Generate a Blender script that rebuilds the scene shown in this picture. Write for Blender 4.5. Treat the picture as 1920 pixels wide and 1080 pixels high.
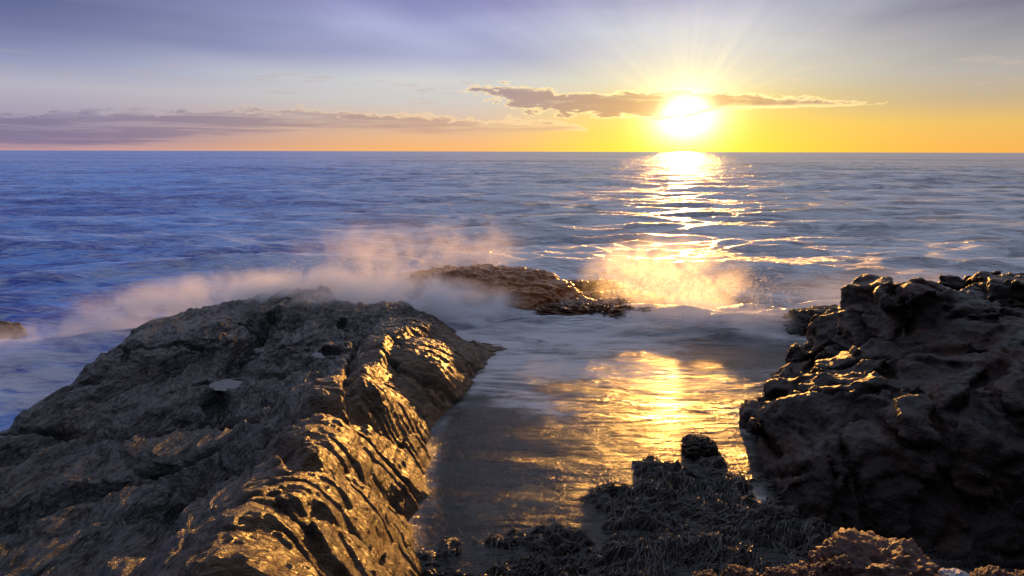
import bpy, bmesh, math, random
import numpy as np
from mathutils import Vector, Matrix

R = math.radians
for o in list(bpy.data.objects):
    bpy.data.objects.remove(o)
sc = bpy.context.scene
COL = sc.collection
rng = np.random.default_rng(7)
random.seed(7)

# ------------------------------------------------------------------ camera
CAM_H, PITCH, FPX = 3.0, R(13.5), 1067.0
cd = bpy.data.cameras.new("camera")
cd.lens = 20.0; cd.sensor_width = 36.0
cd.clip_start = 0.05; cd.clip_end = 40000
cam = bpy.data.objects.new("camera", cd); COL.objects.link(cam)
cam.matrix_world = Matrix.Translation((0, 0, CAM_H)) @ Matrix.Rotation(R(90) - PITCH, 4, 'X') @ Matrix.Rotation(R(0.14), 4, 'Z')
sc.camera = cam

def ray(px, py):
    xc, yc = (px - 960) / FPX, -(py - 540) / FPX
    return np.array([xc, math.cos(PITCH) + yc * math.sin(PITCH), -math.sin(PITCH) + yc * math.cos(PITCH)])

def at(px, py, z=0.0):
    """place in the world seen at photo point (px, py) lying at height z"""
    d = ray(px, py); t = (z - CAM_H) / d[2]
    return np.array([d[0] * t, d[1] * t, z])

def aim(px, py):
    d = ray(px, py)
    return math.degrees(math.atan2(d[0], d[1])), math.degrees(math.asin(d[2] / np.linalg.norm(d)))

# ------------------------------------------------------------------ render settings
sc.view_settings.view_transform = 'Standard'
sc.view_settings.look = 'None'
sc.view_settings.exposure = 0.38
sc.view_settings.gamma = 1.0
sc.view_settings.use_curve_mapping = False
cy = sc.cycles
cy.use_denoising = True
try: cy.denoiser = 'OPENIMAGEDENOISE'
except Exception: pass
cy.max_bounces = 6; cy.diffuse_bounces = 2; cy.glossy_bounces = 3
cy.transmission_bounces = 4; cy.volume_bounces = 3; cy.transparent_max_bounces = 24
cy.sample_clamp_indirect = 4.0
cy.volume_step_rate = 1.5; cy.volume_max_steps = 128
cy.caustics_reflective = False; cy.caustics_refractive = False

# ------------------------------------------------------------------ node helper
def s2l(c):
    return tuple((v / 255 / 12.92 if v / 255 <= 0.04045 else ((v / 255 + 0.055) / 1.055) ** 2.4) for v in c)

class NT:
    def __init__(self, tree):
        self.t = tree; self.N = tree.nodes; self.L = tree.links
    def new(self, typ, **kw):
        n = self.N.new(typ)
        for k, v in kw.items(): setattr(n, k, v)
        return n
    def put(self, sock, v):
        if v is None: return
        if hasattr(v, 'is_output'): self.L.new(v, sock)
        elif isinstance(v, (tuple, list)) and sock.type == 'RGBA' and len(v) == 3: sock.default_value = (*v, 1)
        else: sock.default_value = v
    def m(self, op, a, b=None, c=None, clamp=False):
        n = self.new('ShaderNodeMath', operation=op, use_clamp=clamp)
        self.put(n.inputs[0], a); self.put(n.inputs[1], b); self.put(n.inputs[2], c)
        return n.outputs[0]
    def add(self, a, b): return self.m('ADD', a, b)
    def sub(self, a, b): return self.m('SUBTRACT', a, b)
    def mul(self, a, b): return self.m('MULTIPLY', a, b)
    def div(self, a, b): return self.m('DIVIDE', a, b)
    def ss(self, v, lo, hi, a=0.0, b=1.0):
        n = self.new('ShaderNodeMapRange', interpolation_type='SMOOTHSTEP')
        self.put(n.inputs['Value'], v); self.put(n.inputs['From Min'], lo); self.put(n.inputs['From Max'], hi)
        self.put(n.inputs['To Min'], a); self.put(n.inputs['To Max'], b)
        return n.outputs[0]
    def lin(self, v, lo, hi, a=0.0, b=1.0):
        n = self.new('ShaderNodeMapRange', clamp=True)
        self.put(n.inputs['Value'], v); self.put(n.inputs['From Min'], lo); self.put(n.inputs['From Max'], hi)
        self.put(n.inputs['To Min'], a); self.put(n.inputs['To Max'], b)
        return n.outputs[0]
    def mix(self, f, a, b, blend='MIX', clampf=True):
        n = self.new('ShaderNodeMix', data_type='RGBA', blend_type=blend)
        n.clamp_factor = clampf
        self.put(n.inputs[0], f); self.put(n.inputs[6], a); self.put(n.inputs[7], b)
        return n.outputs[2]
    def ramp(self, f, stops, interp='LINEAR'):
        n = self.new('ShaderNodeValToRGB'); cr = n.color_ramp; cr.interpolation = interp
        while len(cr.elements) < len(stops): cr.elements.new(0.5)
        for e, (p, c) in zip(cr.elements, stops):
            e.position = p; e.color = (*c, 1)
        self.put(n.inputs[0], f)
        return n.outputs[0]
    def noise(self, vec, scale, detail=5, rough=0.55, dist=0.0, lac=2.0):
        n = self.new('ShaderNodeTexNoise', noise_dimensions='3D')
        self.put(n.inputs['Vector'], vec); n.inputs['Scale'].default_value = scale
        n.inputs['Detail'].default_value = detail; n.inputs['Roughness'].default_value = rough
        n.inputs['Distortion'].default_value = dist; n.inputs['Lacunarity'].default_value = lac
        return n.outputs[0]
    def xyz(self, x, y, z):
        n = self.new('ShaderNodeCombineXYZ')
        self.put(n.inputs[0], x); self.put(n.inputs[1], y); self.put(n.inputs[2], z)
        return n.outputs[0]
    def sep(self, v):
        n = self.new('ShaderNodeSeparateXYZ'); self.put(n.inputs[0], v); return n.outputs
    def mapping(self, v, scale=(1, 1, 1), rot=(0, 0, 0), loc=(0, 0, 0)):
        n = self.new('ShaderNodeMapping'); self.put(n.inputs[0], v)
        n.inputs['Scale'].default_value = scale; n.inputs['Rotation'].default_value = rot; n.inputs['Location'].default_value = loc
        return n.outputs[0]
    def bump(self, h, strength=1.0, dist=0.02, normal=None):
        n = self.new('ShaderNodeBump'); self.put(n.inputs['Height'], h)
        n.inputs['Strength'].default_value = strength; n.inputs['Distance'].default_value = dist
        self.put(n.inputs['Normal'], normal)
        return n.outputs[0]
    def curve(self, v, lo, hi, pts, ylo, yhi):
        """piecewise function y(v) with v in [lo,hi], y in [ylo,yhi]"""
        f = self.lin(v, lo, hi)
        n = self.new('ShaderNodeFloatCurve'); c = n.mapping.curves[0]
        pp = [((x - lo) / (hi - lo), (y - ylo) / (yhi - ylo)) for x, y in pts]
        while len(c.points) < len(pp): c.points.new(0.5, 0.5)
        for p, (x, y) in zip(c.points, pp): p.location = (x, y); p.handle_type = 'AUTO_CLAMPED'
        n.mapping.use_clip = False
        n.mapping.update()
        self.put(n.inputs['Value'], f)
        return self.lin(n.outputs[0], 0, 1, ylo, yhi)

# ------------------------------------------------------------------ sky
SUN_AZ, SUN_EL = 16.3, 4.0
GLOW_AZ, GLOW_EL = aim(1285, 218)
w = bpy.data.worlds.new("World"); sc.world = w; w.use_nodes = True
T = NT(w.node_tree); T.N.clear()
D = T.new('ShaderNodeTexCoord').outputs['Generated']
dx, dy, dz = T.sep(D)
EL = T.mul(T.m('ARCSINE', dz), 57.2958)
AZ = T.mul(T.m('ARCTAN2', dx, dy), 57.2958)
def col_el(az_px, items):
    st = []
    for v, c in items:
        e = aim(az_px, v)[1] if v < 400 else 0
        st.append((max(0.0, min(1.0, e / 40.0)), s2l(c)))
    st.append((0.62, s2l((196, 202, 226)))); st.append((1.0, s2l((182, 190, 218))))  # unseen sky above the frame, raised to fill water, mist and rock
    return st
f_el = T.m('DIVIDE', EL, 40.0, clamp=True)
rL = T.ramp(f_el, col_el(60, [(286, (190, 152, 160)), (262, (146, 132, 166)), (215, (160, 152, 178)), (160, (178, 174, 192)), (110, (142, 147, 186)), (50, (104, 110, 156)), (0, (84, 92, 140))]))
rC = T.ramp(f_el, col_el(800, [(284, (240, 176, 112)), (245, (216, 176, 150)), (190, (202, 196, 196)), (150, (204, 204, 208)), (105, (164, 168, 204)), (50, (168, 171, 211)), (0, (138, 138, 190))]))
rS = T.ramp(f_el, col_el(1285, [(284, (240, 205, 48)), (235, (244, 205, 70)), (190, (226, 200, 120)), (150, (214, 208, 184)), (100, (206, 206, 206)), (50, (198, 202, 214)), (0, (172, 172, 202))]))
rR = T.ramp(f_el, col_el(1880, [(288, (236, 172, 82)), (225, (226, 182, 100)), (180, (190, 168, 138)), (125, (174, 168, 166)), (60, (152, 151, 160)), (0, (112, 108, 134))]))
c = T.mix(T.ss(AZ, -42, -8), rL, rC)
c = T.mix(T.ss(AZ, -6, 15), c, rS)
c = T.mix(T.ss(AZ, 16, 40), c, rR)
c = T.mix(T.ss(EL, 24, 50), c, (0.60, 0.67, 0.90))  # overhead brightness added as soft fill, stronger than a real dusk zenith
# unseen sky behind the camera, darkened so rock facets facing it go dark
c = T.mix(T.ss(dy, -.45, .35, .82, 0), c, s2l((26, 30, 48)))
# light rays fanning out from the sun through thin cirrus
da = T.sub(AZ, GLOW_AZ); de = T.sub(EL, GLOW_EL)
rr = T.m('SQRT', T.add(T.mul(da, da), T.mul(de, de)))
phi = T.m('ARCTAN2', de, da)
ray1 = T.noise(T.xyz(T.mul(phi, 2.2), 3.1, T.mul(rr, 0.012)), 2.2, 3, 0.5)
cir = T.noise(T.xyz(T.mul(AZ, 0.03), T.mul(EL, 0.16), 1.7), 1.3, 6, 0.55, 0.8)
hi = T.ss(EL, 4.5, 9)
streak = T.add(T.mul(T.sub(ray1, 0.5), T.mul(T.ss(rr, 5, 22), 0.95)), T.mul(T.sub(cir, 0.5), 0.5))
c = T.mix(1.0, c, T.xyz(*(T.add(1.0, T.mul(T.mul(streak, hi), k)) for k in (0.9, 0.82, 0.55))), 'MULTIPLY')
# sun glow in the air
ray2 = T.noise(T.xyz(T.mul(phi, 4.0), 9.4, 0.0), 2.2, 1, 0.5)
g_core = T.mul(T.m('EXPONENT', T.mul(-1.0, T.m('POWER', T.div(T.m('SQRT', T.add(T.mul(T.mul(da, da), 0.55), T.mul(de, de))), 1.65), 1.5))), 4.0)
g_mid = T.mul(T.m('EXPONENT', T.div(rr, -2.7)), T.add(0.9, T.mul(T.ss(ray2, 0.4, 0.8), T.mul(T.ss(EL, 3, 6), 0.55))))
g_far = T.mul(T.m('EXPONENT', T.div(rr, -7.0)), T.add(0.08, T.mul(T.mul(T.ss(ray2, 0.4, 0.8), 0.06), T.ss(EL, 4, 7))))
glow = T.mix(1.0, T.mix(1.0, T.mix(1.0, (1, .93, .62), g_core, 'MULTIPLY'), T.mix(1.0, (1.0, 0.72, 0.05), g_mid, 'MULTIPLY'), 'ADD'), T.mix(1.0, (1.0, 0.86, 0.45), g_far, 'MULTIPLY'), 'ADD')
# clouds
n1 = T.noise(T.xyz(T.mul(AZ, 0.22), T.mul(EL, 0.75), 0.3), 2.0, 10, 0.68, 0.4)
n2 = T.noise(T.xyz(T.mul(AZ, 0.07), T.mul(EL, 1.7), 5.2), 1.1, 9, 0.62, 0.3)
def edge(pts):
    return [aim(*p) for p in pts]
topA = T.curve(AZ, -45, 45, [(-45, 0)] + edge([(840, 196), (870, 166), (930, 158), (1080, 172), (1250, 170), (1450, 177), (1580, 188), (1640, 194)]) + [(45, 0)], 0, 10)
botA = T.curve(AZ, -45, 45, [(-45, 6)] + edge([(840, 165), (930, 185), (1000, 212), (1100, 216), (1250, 222), (1360, 204), (1600, 197)]) + [(45, 6)], 0, 10)
nn = T.sub(n1, 0.5)
dA = T.m('MINIMUM', T.add(T.sub(topA, EL), T.mul(nn, 2.2)), T.add(T.sub(EL, botA), T.mul(T.mul(nn, 4.5), T.ss(AZ, 20, 2, .12, 1))))
topB = T.curve(AZ, -45, 45, [aim(0, 208), aim(250, 208), aim(420, 203), aim(560, 206), aim(720, 210), aim(900, 222), aim(1050, 226), (12, 0), (45, 0)], 0, 10)
botB = T.curve(AZ, -45, 45, [aim(0, 286), aim(200, 280), aim(400, 258), aim(700, 250), aim(960, 246), (45, 1.6)], 0, 10)
dB = T.m('MINIMUM', T.add(T.sub(topB, EL), T.mul(nn, 2.8)), T.add(T.mul(T.sub(EL, botB), 0.7), T.mul(T.sub(n2, 0.5), 2.0)))
n3 = T.noise(T.xyz(T.mul(AZ, 0.13), T.mul(EL, 0.95), 8.1), 1.9, 10, 0.66, 0.4)
wisp = T.mul(T.ss(n3, 0.555, 0.66), T.mul(T.ss(EL, 3.8, 4.6), T.ss(EL, 8.0, 6.0)))
aA = T.mul(T.ss(dA, 0.0, 0.35), T.ss(n3, .32, .5, .55, 1.0)); aB = T.mul(T.ss(dB, 0.0, 0.5), T.mul(T.ss(n2, 0.36, 0.52, 0.30, 0.95), T.ss(n3, .30, .5, .6, 1.0)))
near = T.m('EXPONENT', T.div(rr, -16.0))
cA = T.mix(near, s2l((126, 116, 150)), s2l((196, 140, 84)))
cB = T.mix(T.ss(AZ, -40, 6), s2l((112, 106, 146)), s2l((196, 156, 134)))
c = T.mix(T.mul(aB, 0.85), c, cB)
rimB = T.mul(T.mul(T.ss(dB, -0.05, 0.12), T.ss(dB, 0.55, 0.15)), T.mul(T.ss(AZ, -32, -5), T.ss(T.sub(topB, EL), 1.3, 0.4)))
c = T.mix(T.mul(rimB, 0.8), c, T.mix(near, s2l((236, 200, 170)), s2l((255, 226, 150))))
c = T.mix(T.mul(wisp, T.ss(AZ, -42, 0, 0.35, 0.55)), c, T.mix(near, s2l((178, 160, 168)), s2l((250, 222, 160))))
c = T.mix(1.0, c, glow, 'ADD')
cA2 = T.mix(1.0, cA, T.mix(1.0, glow, (0.22, 0.18, 0.14), 'MULTIPLY'), 'ADD')
c = T.mix(T.mul(aA, T.ss(rr, 1.2, 3.2, 0.12, 0.84)), c, cA2)
rimA = T.mul(T.ss(dA, -0.06, 0.06), T.ss(dA, 0.42, 0.1))
c = T.mix(T.mul(rimA, T.add(0.35, T.mul(near, 0.6))), c, T.mix(near, s2l((240, 205, 150)), (1.6, 1.25, 0.55)))
# below the horizon (only seen by rays that miss the sea)
c = T.mix(T.ss(EL, -0.3, -0.02), s2l((90, 100, 130)), c)
sky = T.new('ShaderNodeTexSky'); sky.sky_type = 'NISHITA'; sky.sun_disc = False
sky.sun_elevation = R(SUN_EL); sky.sun_rotation = R(SUN_AZ); sky.air_density = 1.0; sky.dust_density = 0.3; sky.altitude = 0
# the clear Nishita sky shows faintly through the cloud layers; all of it leaves at strength 0.1
tot = T.mix(1.0, T.mix(1.0, c, (7.5, 7.5, 7.5), 'MULTIPLY'), T.mix(1.0, sky.outputs[0], (0.09, 0.09, 0.09), 'MULTIPLY'), 'ADD')
bg = T.new('ShaderNodeBackground'); T.put(bg.inputs[0], tot); bg.inputs[1].default_value = 0.1
out = T.new('ShaderNodeOutputWorld'); T.L.new(bg.outputs[0], out.inputs[0])

# ------------------------------------------------------------------ sun
ld = bpy.data.lights.new("sun", 'SUN'); ld.energy = 5.0; ld.angle = R(1.2); ld.color = (1.0, 0.45, 0.09)
sun = bpy.data.objects.new("sun", ld); COL.objects.link(sun)
sdir = Vector((math.sin(R(SUN_AZ)) * math.cos(R(SUN_EL)), math.cos(R(SUN_AZ)) * math.cos(R(SUN_EL)), math.sin(R(SUN_EL))))
sun.rotation_mode = 'QUATERNION'
sun.rotation_quaternion = (-sdir).to_track_quat('-Z', 'Y')
sun.location = (20, 60, 30)

# ------------------------------------------------------------------ numeric noise
_perm = rng.permutation(512).astype(np.int64); 
_g = rng.normal(size=(512, 3)); _g /= np.linalg.norm(_g, axis=1)[:, None]; _g = _g.astype(np.float32)
def gn(p, seed=0):
    """gradient noise, p (n,3) -> (n,) about -0.7..0.7"""
    p = np.asarray(p, dtype=np.float32)
    i = np.floor(p).astype(np.int64); f = p - i
    u = f * f * f * (f * (f * 6 - 15) + 10)
    res = None
    def h(a, b, cc):
        return _perm[(_perm[(_perm[(a + seed * 17) & 511] + b) & 511] + cc) & 511]
    vals = {}
    for a in (0, 1):
        for b in (0, 1):
            for cc in (0, 1):
                g = _g[h(i[:, 0] + a, i[:, 1] + b, i[:, 2] + cc)]
                vals[a, b, cc] = g[:, 0] * (f[:, 0] - a) + g[:, 1] * (f[:, 1] - b) + g[:, 2] * (f[:, 2] - cc)
    l = lambda a, b, t: a + (b - a) * t
    x00 = l(vals[0, 0, 0], vals[1, 0, 0], u[:, 0]); x10 = l(vals[0, 1, 0], vals[1, 1, 0], u[:, 0])
    x01 = l(vals[0, 0, 1], vals[1, 0, 1], u[:, 0]); x11 = l(vals[0, 1, 1], vals[1, 1, 1], u[:, 0])
    return l(l(x00, x10, u[:, 1]), l(x01, x11, u[:, 1]), u[:, 2]) * 1.5
def fbm(p, oct=4, gain=0.5, lac=2.03, seed=0, ridge=False):
    s = 0; a = 1.0; q = np.array(p, dtype=np.float32)
    for k in range(oct):
        n = gn(q, seed + k)
        if ridge: n = 1 - 2 * np.abs(n) * 1.4
        s = s + a * n; a *= gain; q = q * lac + 7.31
    return s
def p3(x, y, z=0.0): return np.stack([x, y, np.zeros_like(x) + z], axis=-1)
def sst(v, lo, hi):
    t = np.clip((v - lo) / (hi - lo), 0, 1); return t * t * (3 - 2 * t)
def tps(pts, qx, qy, smooth=0.02):
    P = np.array(pts, dtype=np.float64); n = len(P)
    def U(r2): return 0.5 * r2 * np.log(r2 + 1e-9)
    d2 = (P[:, None, 0] - P[None, :, 0]) ** 2 + (P[:, None, 1] - P[None, :, 1]) ** 2
    A = np.zeros((n + 3, n + 3)); A[:n, :n] = U(d2) + np.eye(n) * smooth
    A[:n, n] = 1; A[:n, n + 1:] = P[:, :2]; A[n, :n] = 1; A[n + 1:, :n] = P[:, :2].T
    sol = np.linalg.solve(A, np.concatenate([P[:, 2], np.zeros(3)]))
    z = sol[n] + sol[n + 1] * qx + sol[n + 2] * qy
    for k in range(n):
        z = z + sol[k] * U((qx - P[k, 0]) ** 2 + (qy - P[k, 1]) ** 2)
    return z

# ------------------------------------------------------------------ object helpers
def mesh_obj(name, verts, faces, mat, smooth=True, attrs=None, parent=None, loc=None):
    me = bpy.data.meshes.new(name)
    verts = np.asarray(verts, dtype=np.float32); faces = np.asarray(faces, dtype=np.int32)
    if loc is not None: verts = verts - np.asarray(loc, dtype=np.float32)
    nv, nf, k = len(verts), len(faces), faces.shape[1]
    me.vertices.add(nv); me.vertices.foreach_set('co', verts.ravel())
    me.loops.add(nf * k); me.loops.foreach_set('vertex_index', faces.ravel())
    me.polygons.add(nf); me.polygons.foreach_set('loop_start', np.arange(0, nf * k, k, dtype=np.int32))
    me.polygons.foreach_set('loop_total', np.full(nf, k, dtype=np.int32))
    me.polygons.foreach_set('use_smooth', np.full(nf, smooth))
    me.update(calc_edges=True); me.validate()
    for an, av in (attrs or {}).items():
        a = me.attributes.new(an, 'FLOAT', 'POINT'); a.data.foreach_set('value', np.asarray(av, dtype=np.float32))
    me.materials.append(mat)
    o = bpy.data.objects.new(name, me); COL.objects.link(o)
    if loc is not None: o.location = loc
    if parent: o.parent = parent
    return o
def tag(o, label, cat, group=None, kind=None):
    o['label'] = label; o['category'] = cat
    if group: o['group'] = group
    if kind: o['kind'] = kind
    return o
def structure(o): o['kind'] = 'structure'; return o
def grid_faces(nx, ny):
    i = np.arange(ny - 1)[:, None] * nx + np.arange(nx - 1)[None, :]
    return np.stack([i, i + 1, i + nx + 1, i + nx], axis=-1).reshape(-1, 4)
_ico = {}
def ico(sub):
    if sub not in _ico:
        bm = bmesh.new(); bmesh.ops.create_icosphere(bm, subdivisions=sub, radius=1.0)
        bm.verts.ensure_lookup_table()
        v = np.array([q.co[:] for q in bm.verts]); f = np.array([[q.index for q in p.verts] for p in bm.faces])
        bm.free(); _ico[sub] = (v, f)
    v, f = _ico[sub]; return v.copy(), f
def vnormals(v, f):
    n = np.zeros_like(v); a = np.cross(v[f[:, 1]] - v[f[:, 0]], v[f[:, 2]] - v[f[:, 0]])
    for k in range(f.shape[1]): np.add.at(n, f[:, k], a)
    return n / (np.linalg.norm(n, axis=1)[:, None] + 1e-12)

def lump(center, radii, seed, sub=6, rz=0.0, tilt=0.0, amp=0.22, freq=1.3, crag=0.10, square=0.75, fine=0.03):
    """one craggy boulder: a squared ellipsoid roughened by noise in its own size"""
    v, f = ico(sub)
    v = np.sign(v) * np.abs(v) ** square
    off = seed * 3.17
    n0 = v / np.linalg.norm(v, axis=1)[:, None]
    d = amp * fbm(v * freq + off, 3, 0.5, seed=seed) + crag * (fbm(v * freq * 2.6 + off, 3, 0.55, seed=seed + 5, ridge=True) - 0.6)
    d += fine * fbm(v * freq * 9 + off, 3, 0.6, seed=seed + 9)
    v = v + n0 * d[:, None]
    v = v * np.array(radii)
    ct, st = math.cos(tilt), math.sin(tilt)
    v = np.stack([v[:, 0] * ct + v[:, 2] * st, v[:, 1], -v[:, 0] * st + v[:, 2] * ct], axis=1)
    cz, sz = math.cos(rz), math.sin(rz)
    v = np.stack([v[:, 0] * cz - v[:, 1] * sz, v[:, 0] * sz + v[:, 1] * cz, v[:, 2]], axis=1)
    return v + np.array(center), f

def surface_nets(F, origin, h):
    s = F < 0
    nx, ny, nz = F.shape
    acc = np.zeros((nx - 1, ny - 1, nz - 1, 3), np.float32); cnt = np.zeros((nx - 1, ny - 1, nz - 1), np.float32)
    cs = [(a, b, cc) for a in (0, 1) for b in (0, 1) for cc in (0, 1)]
    def sl(A, o): return A[o[0]:nx - 1 + o[0], o[1]:ny - 1 + o[1], o[2]:nz - 1 + o[2]]
    for a in cs:
        for ax in range(3):
            if a[ax]: continue
            b = list(a); b[ax] = 1; b = tuple(b)
            fa, fb = sl(F, a), sl(F, b)
            mk = (fa < 0) != (fb < 0)
            t = np.where(mk, fa / np.where(mk, fa - fb, 1), 0)
            for k in range(3):
                acc[..., k] += np.where(mk, a[k] + (t if k == ax else 0), 0)
            cnt += mk
    act = cnt > 0
    idx = np.full(act.shape, -1, np.int64); idx[act] = np.arange(act.sum())
    base = np.stack(np.nonzero(act), axis=1)
    V = (acc[act] / cnt[act][:, None] + base) * h + np.array(origin)
    Q = []
    def quads(ax):
        o1, o2 = [(1, 2), (2, 0), (0, 1)][ax]
        A = s; B = np.roll(s, -1, axis=ax)
        mk = A != B
        ii = np.stack(np.nonzero(mk), axis=1)
        ok = (ii[:, ax] < F.shape[ax] - 1) & (ii[:, o1] > 0) & (ii[:, o2] > 0) & (ii[:, o1] < F.shape[o1] - 1) & (ii[:, o2] < F.shape[o2] - 1)
        ii = ii[ok]
        def g(d1, d2):
            j = ii.copy(); j[:, o1] += d1; j[:, o2] += d2
            return idx[j[:, 0], j[:, 1], j[:, 2]]
        q = np.stack([g(-1, -1), g(0, -1), g(0, 0), g(-1, 0)], axis=1)
        flip = ~s[ii[:, 0], ii[:, 1], ii[:, 2]]
        q[flip] = q[flip][:, ::-1]
        Q.append(q[(q >= 0).all(axis=1)])
    for ax in range(3): quads(ax)
    return V, np.concatenate(Q)

# ------------------------------------------------------------------ materials
def new_mat(name):
    m = bpy.data.materials.new(name); m.use_nodes = True
    t = NT(m.node_tree); t.N.clear()
    t.out = t.new('ShaderNodeOutputMaterial')
    return m, t
def rock_mat(name, dark, mid, light, rough=(0.28, 0.55), grain=1.0, bump=0.012, stretch=(1, 1, 1), red=None, pale=None, spec=0.5, weed=None, foliated=False):
    m, t = new_mat(name)
    P = t.new('ShaderNodeTexCoord').outputs['Object']
    Ps = t.mapping(P, stretch)
    a = t.noise(Ps, 2.2 * grain, 8, 0.6, 0.4); b = t.noise(Ps, 11 * grain, 8, 0.65, 0.3); f = t.noise(Ps, 55 * grain, 6, 0.65)
    col = t.ramp(t.add(t.mul(a, 0.55), t.mul(b, 0.45)), [(0.30, dark), (0.5, mid), (0.72, light)])
    if red:
        col = t.mix(t.mul(t.ss(t.noise(P, 1.9 * grain, 6, 0.6, 0.6), 0.5, 0.66), 0.85), col, red)
    if pale:
        col = t.mix(t.mul(t.ss(t.noise(t.mapping(P, loc=(4, 2, 1)), 2.6 * grain, 8, 0.66, 1.0), 0.58, 0.68), 0.8), col, pale)
    if weed:
        col = t.mix(t.mul(t.ss(t.noise(t.mapping(P, loc=(9, 5, 1)), 1.4, 5, 0.6, 0.4), 0.5, 0.64), 0.7), col, weed)
    col = t.mix(t.mul(t.ss(f, 0.5, 0.8), 0.5), col, light)
    bs = t.new('ShaderNodeBsdfPrincipled')
    t.put(bs.inputs['Base Color'], col)
    t.put(bs.inputs['Roughness'], t.lin(b, 0.3, 0.7, *rough))
    bs.inputs['Specular IOR Level'].default_value = spec
    cr = t.new('ShaderNodeTexVoronoi', feature='F1'); t.put(cr.inputs['Vector'], t.mapping(Ps, (1, 1, 1))); cr.inputs['Scale'].default_value = 34 * grain
    h = t.add(t.add(t.mul(b, 1.4), t.mul(f, 0.55)), t.mul(cr.outputs[0], 0.35))
    if foliated:
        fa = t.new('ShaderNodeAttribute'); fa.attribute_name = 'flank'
        wv = t.noise(P, 1.6, 3, .5)
        Pw = t.new('ShaderNodeVectorMath', operation='ADD'); t.put(Pw.inputs[0], P); t.put(Pw.inputs[1], t.xyz(t.mul(wv, .5), t.mul(wv, .4), 0.0))
        lf = t.noise(t.mapping(Pw.outputs[0], (8, 1.1, 12), (0, 0, R(-16))), 2.0, 8, .58, .3)
        rf = t.noise(t.mapping(Pw.outputs[0], (1.8, 12, 9), (0, 0, R(-13))), 2.2, 8, .68, .25)
        fol = t.mix(fa.outputs['Fac'], lf, rf)
        fol = t.sep(fol)[0]
        sun_gold = t.mul(fa.outputs['Fac'], t.ss(t.noise(P, 3.5, 6, .6, .5), .36, .58, .25, .95))  # ochre painted on the flank to deepen the sunlight's gold there
        t.put(bs.inputs['Base Color'], t.mix(sun_gold, col, (.115, .060, .022)))
        lines = t.ss(t.m('ABSOLUTE', t.sub(fol, .47)), 0.0, .035)
        fol = t.add(fol, t.mul(lines, .14))
        h = t.add(t.mul(fol, t.lin(fa.outputs['Fac'], 0, 1, 4.4, 2.6)), t.mul(f, t.lin(fa.outputs['Fac'], 0, 1, .10, .6)))
        t.put(bs.inputs['Roughness'], t.add(t.lin(b, .3, .7, *rough), t.mul(fa.outputs['Fac'], .04)))
    t.put(bs.inputs['Normal'], t.bump(h, 1.0, bump))
    t.L.new(bs.outputs[0], t.out.inputs[0])
    return m

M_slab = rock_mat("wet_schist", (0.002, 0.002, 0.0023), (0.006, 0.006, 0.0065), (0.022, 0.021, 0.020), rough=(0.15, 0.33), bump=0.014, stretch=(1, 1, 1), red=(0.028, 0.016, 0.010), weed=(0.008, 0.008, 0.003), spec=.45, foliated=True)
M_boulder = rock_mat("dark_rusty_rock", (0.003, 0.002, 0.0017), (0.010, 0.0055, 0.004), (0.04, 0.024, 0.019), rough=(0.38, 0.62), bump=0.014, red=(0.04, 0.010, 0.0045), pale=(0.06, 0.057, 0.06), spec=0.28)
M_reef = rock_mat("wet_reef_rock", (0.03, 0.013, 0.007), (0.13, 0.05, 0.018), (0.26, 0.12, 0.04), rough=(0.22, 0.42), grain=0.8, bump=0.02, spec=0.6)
M_fore = rock_mat("rusty_lumpy_rock", (0.014, 0.004, 0.003), (0.05, 0.014, 0.008), (0.11, 0.04, 0.024), rough=(0.5, 0.75), grain=2.2, bump=0.008)
M_quartz = rock_mat("pale_quartz", (0.16, 0.15, 0.17), (0.34, 0.33, 0.37), (0.6, 0.58, 0.6), rough=(0.4, 0.6), grain=2.2, bump=0.006)
M_bed = rock_mat("seabed_rock", (0.003, 0.003, 0.003), (0.012, 0.011, 0.009), (0.05, 0.045, 0.035), rough=(0.5, 0.7), bump=0.02)
M_stone = rock_mat("submerged_stone", (0.10, 0.11, 0.09), (0.22, 0.23, 0.19), (0.34, 0.34, 0.28), rough=(0.5, 0.7), grain=2.0, bump=0.008)
M_weedrock = rock_mat("weedy_rock", (0.002, 0.0016, 0.001), (0.007, 0.0045, 0.002), (0.02, 0.012, 0.005), rough=(0.18, 0.36), grain=2.0, bump=0.012, spec=0.6)

# ------------------------------------------------------------------ seabed and shore under the photographer
def seabed_h(x, y):
    z = -0.75 - 0.05 * np.clip(y - 8, 0, 40) - 0.2 * sst(y, 7, 9) 
    z = z + 0.12 * fbm(p3(x * 0.9, y * 0.9), 4, seed=3)
    shore = sst(-y + 0.10 * np.sin(x * 3.1), -2.75, -2.3)
    return z * (1 - shore) + (0.80 + 0.05 * fbm(p3(x * 2, y * 2), 3, seed=4)) * shore
gx = np.linspace(-14, 14, 420); gy = np.linspace(-7, 16, 420)
X, Y = np.meshgrid(gx, gy); X = X.ravel(); Y = Y.ravel()
structure(mesh_obj("seabed", p3(X, Y, seabed_h(X, Y)), grid_faces(len(gx), len(gy)), M_bed))

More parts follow.
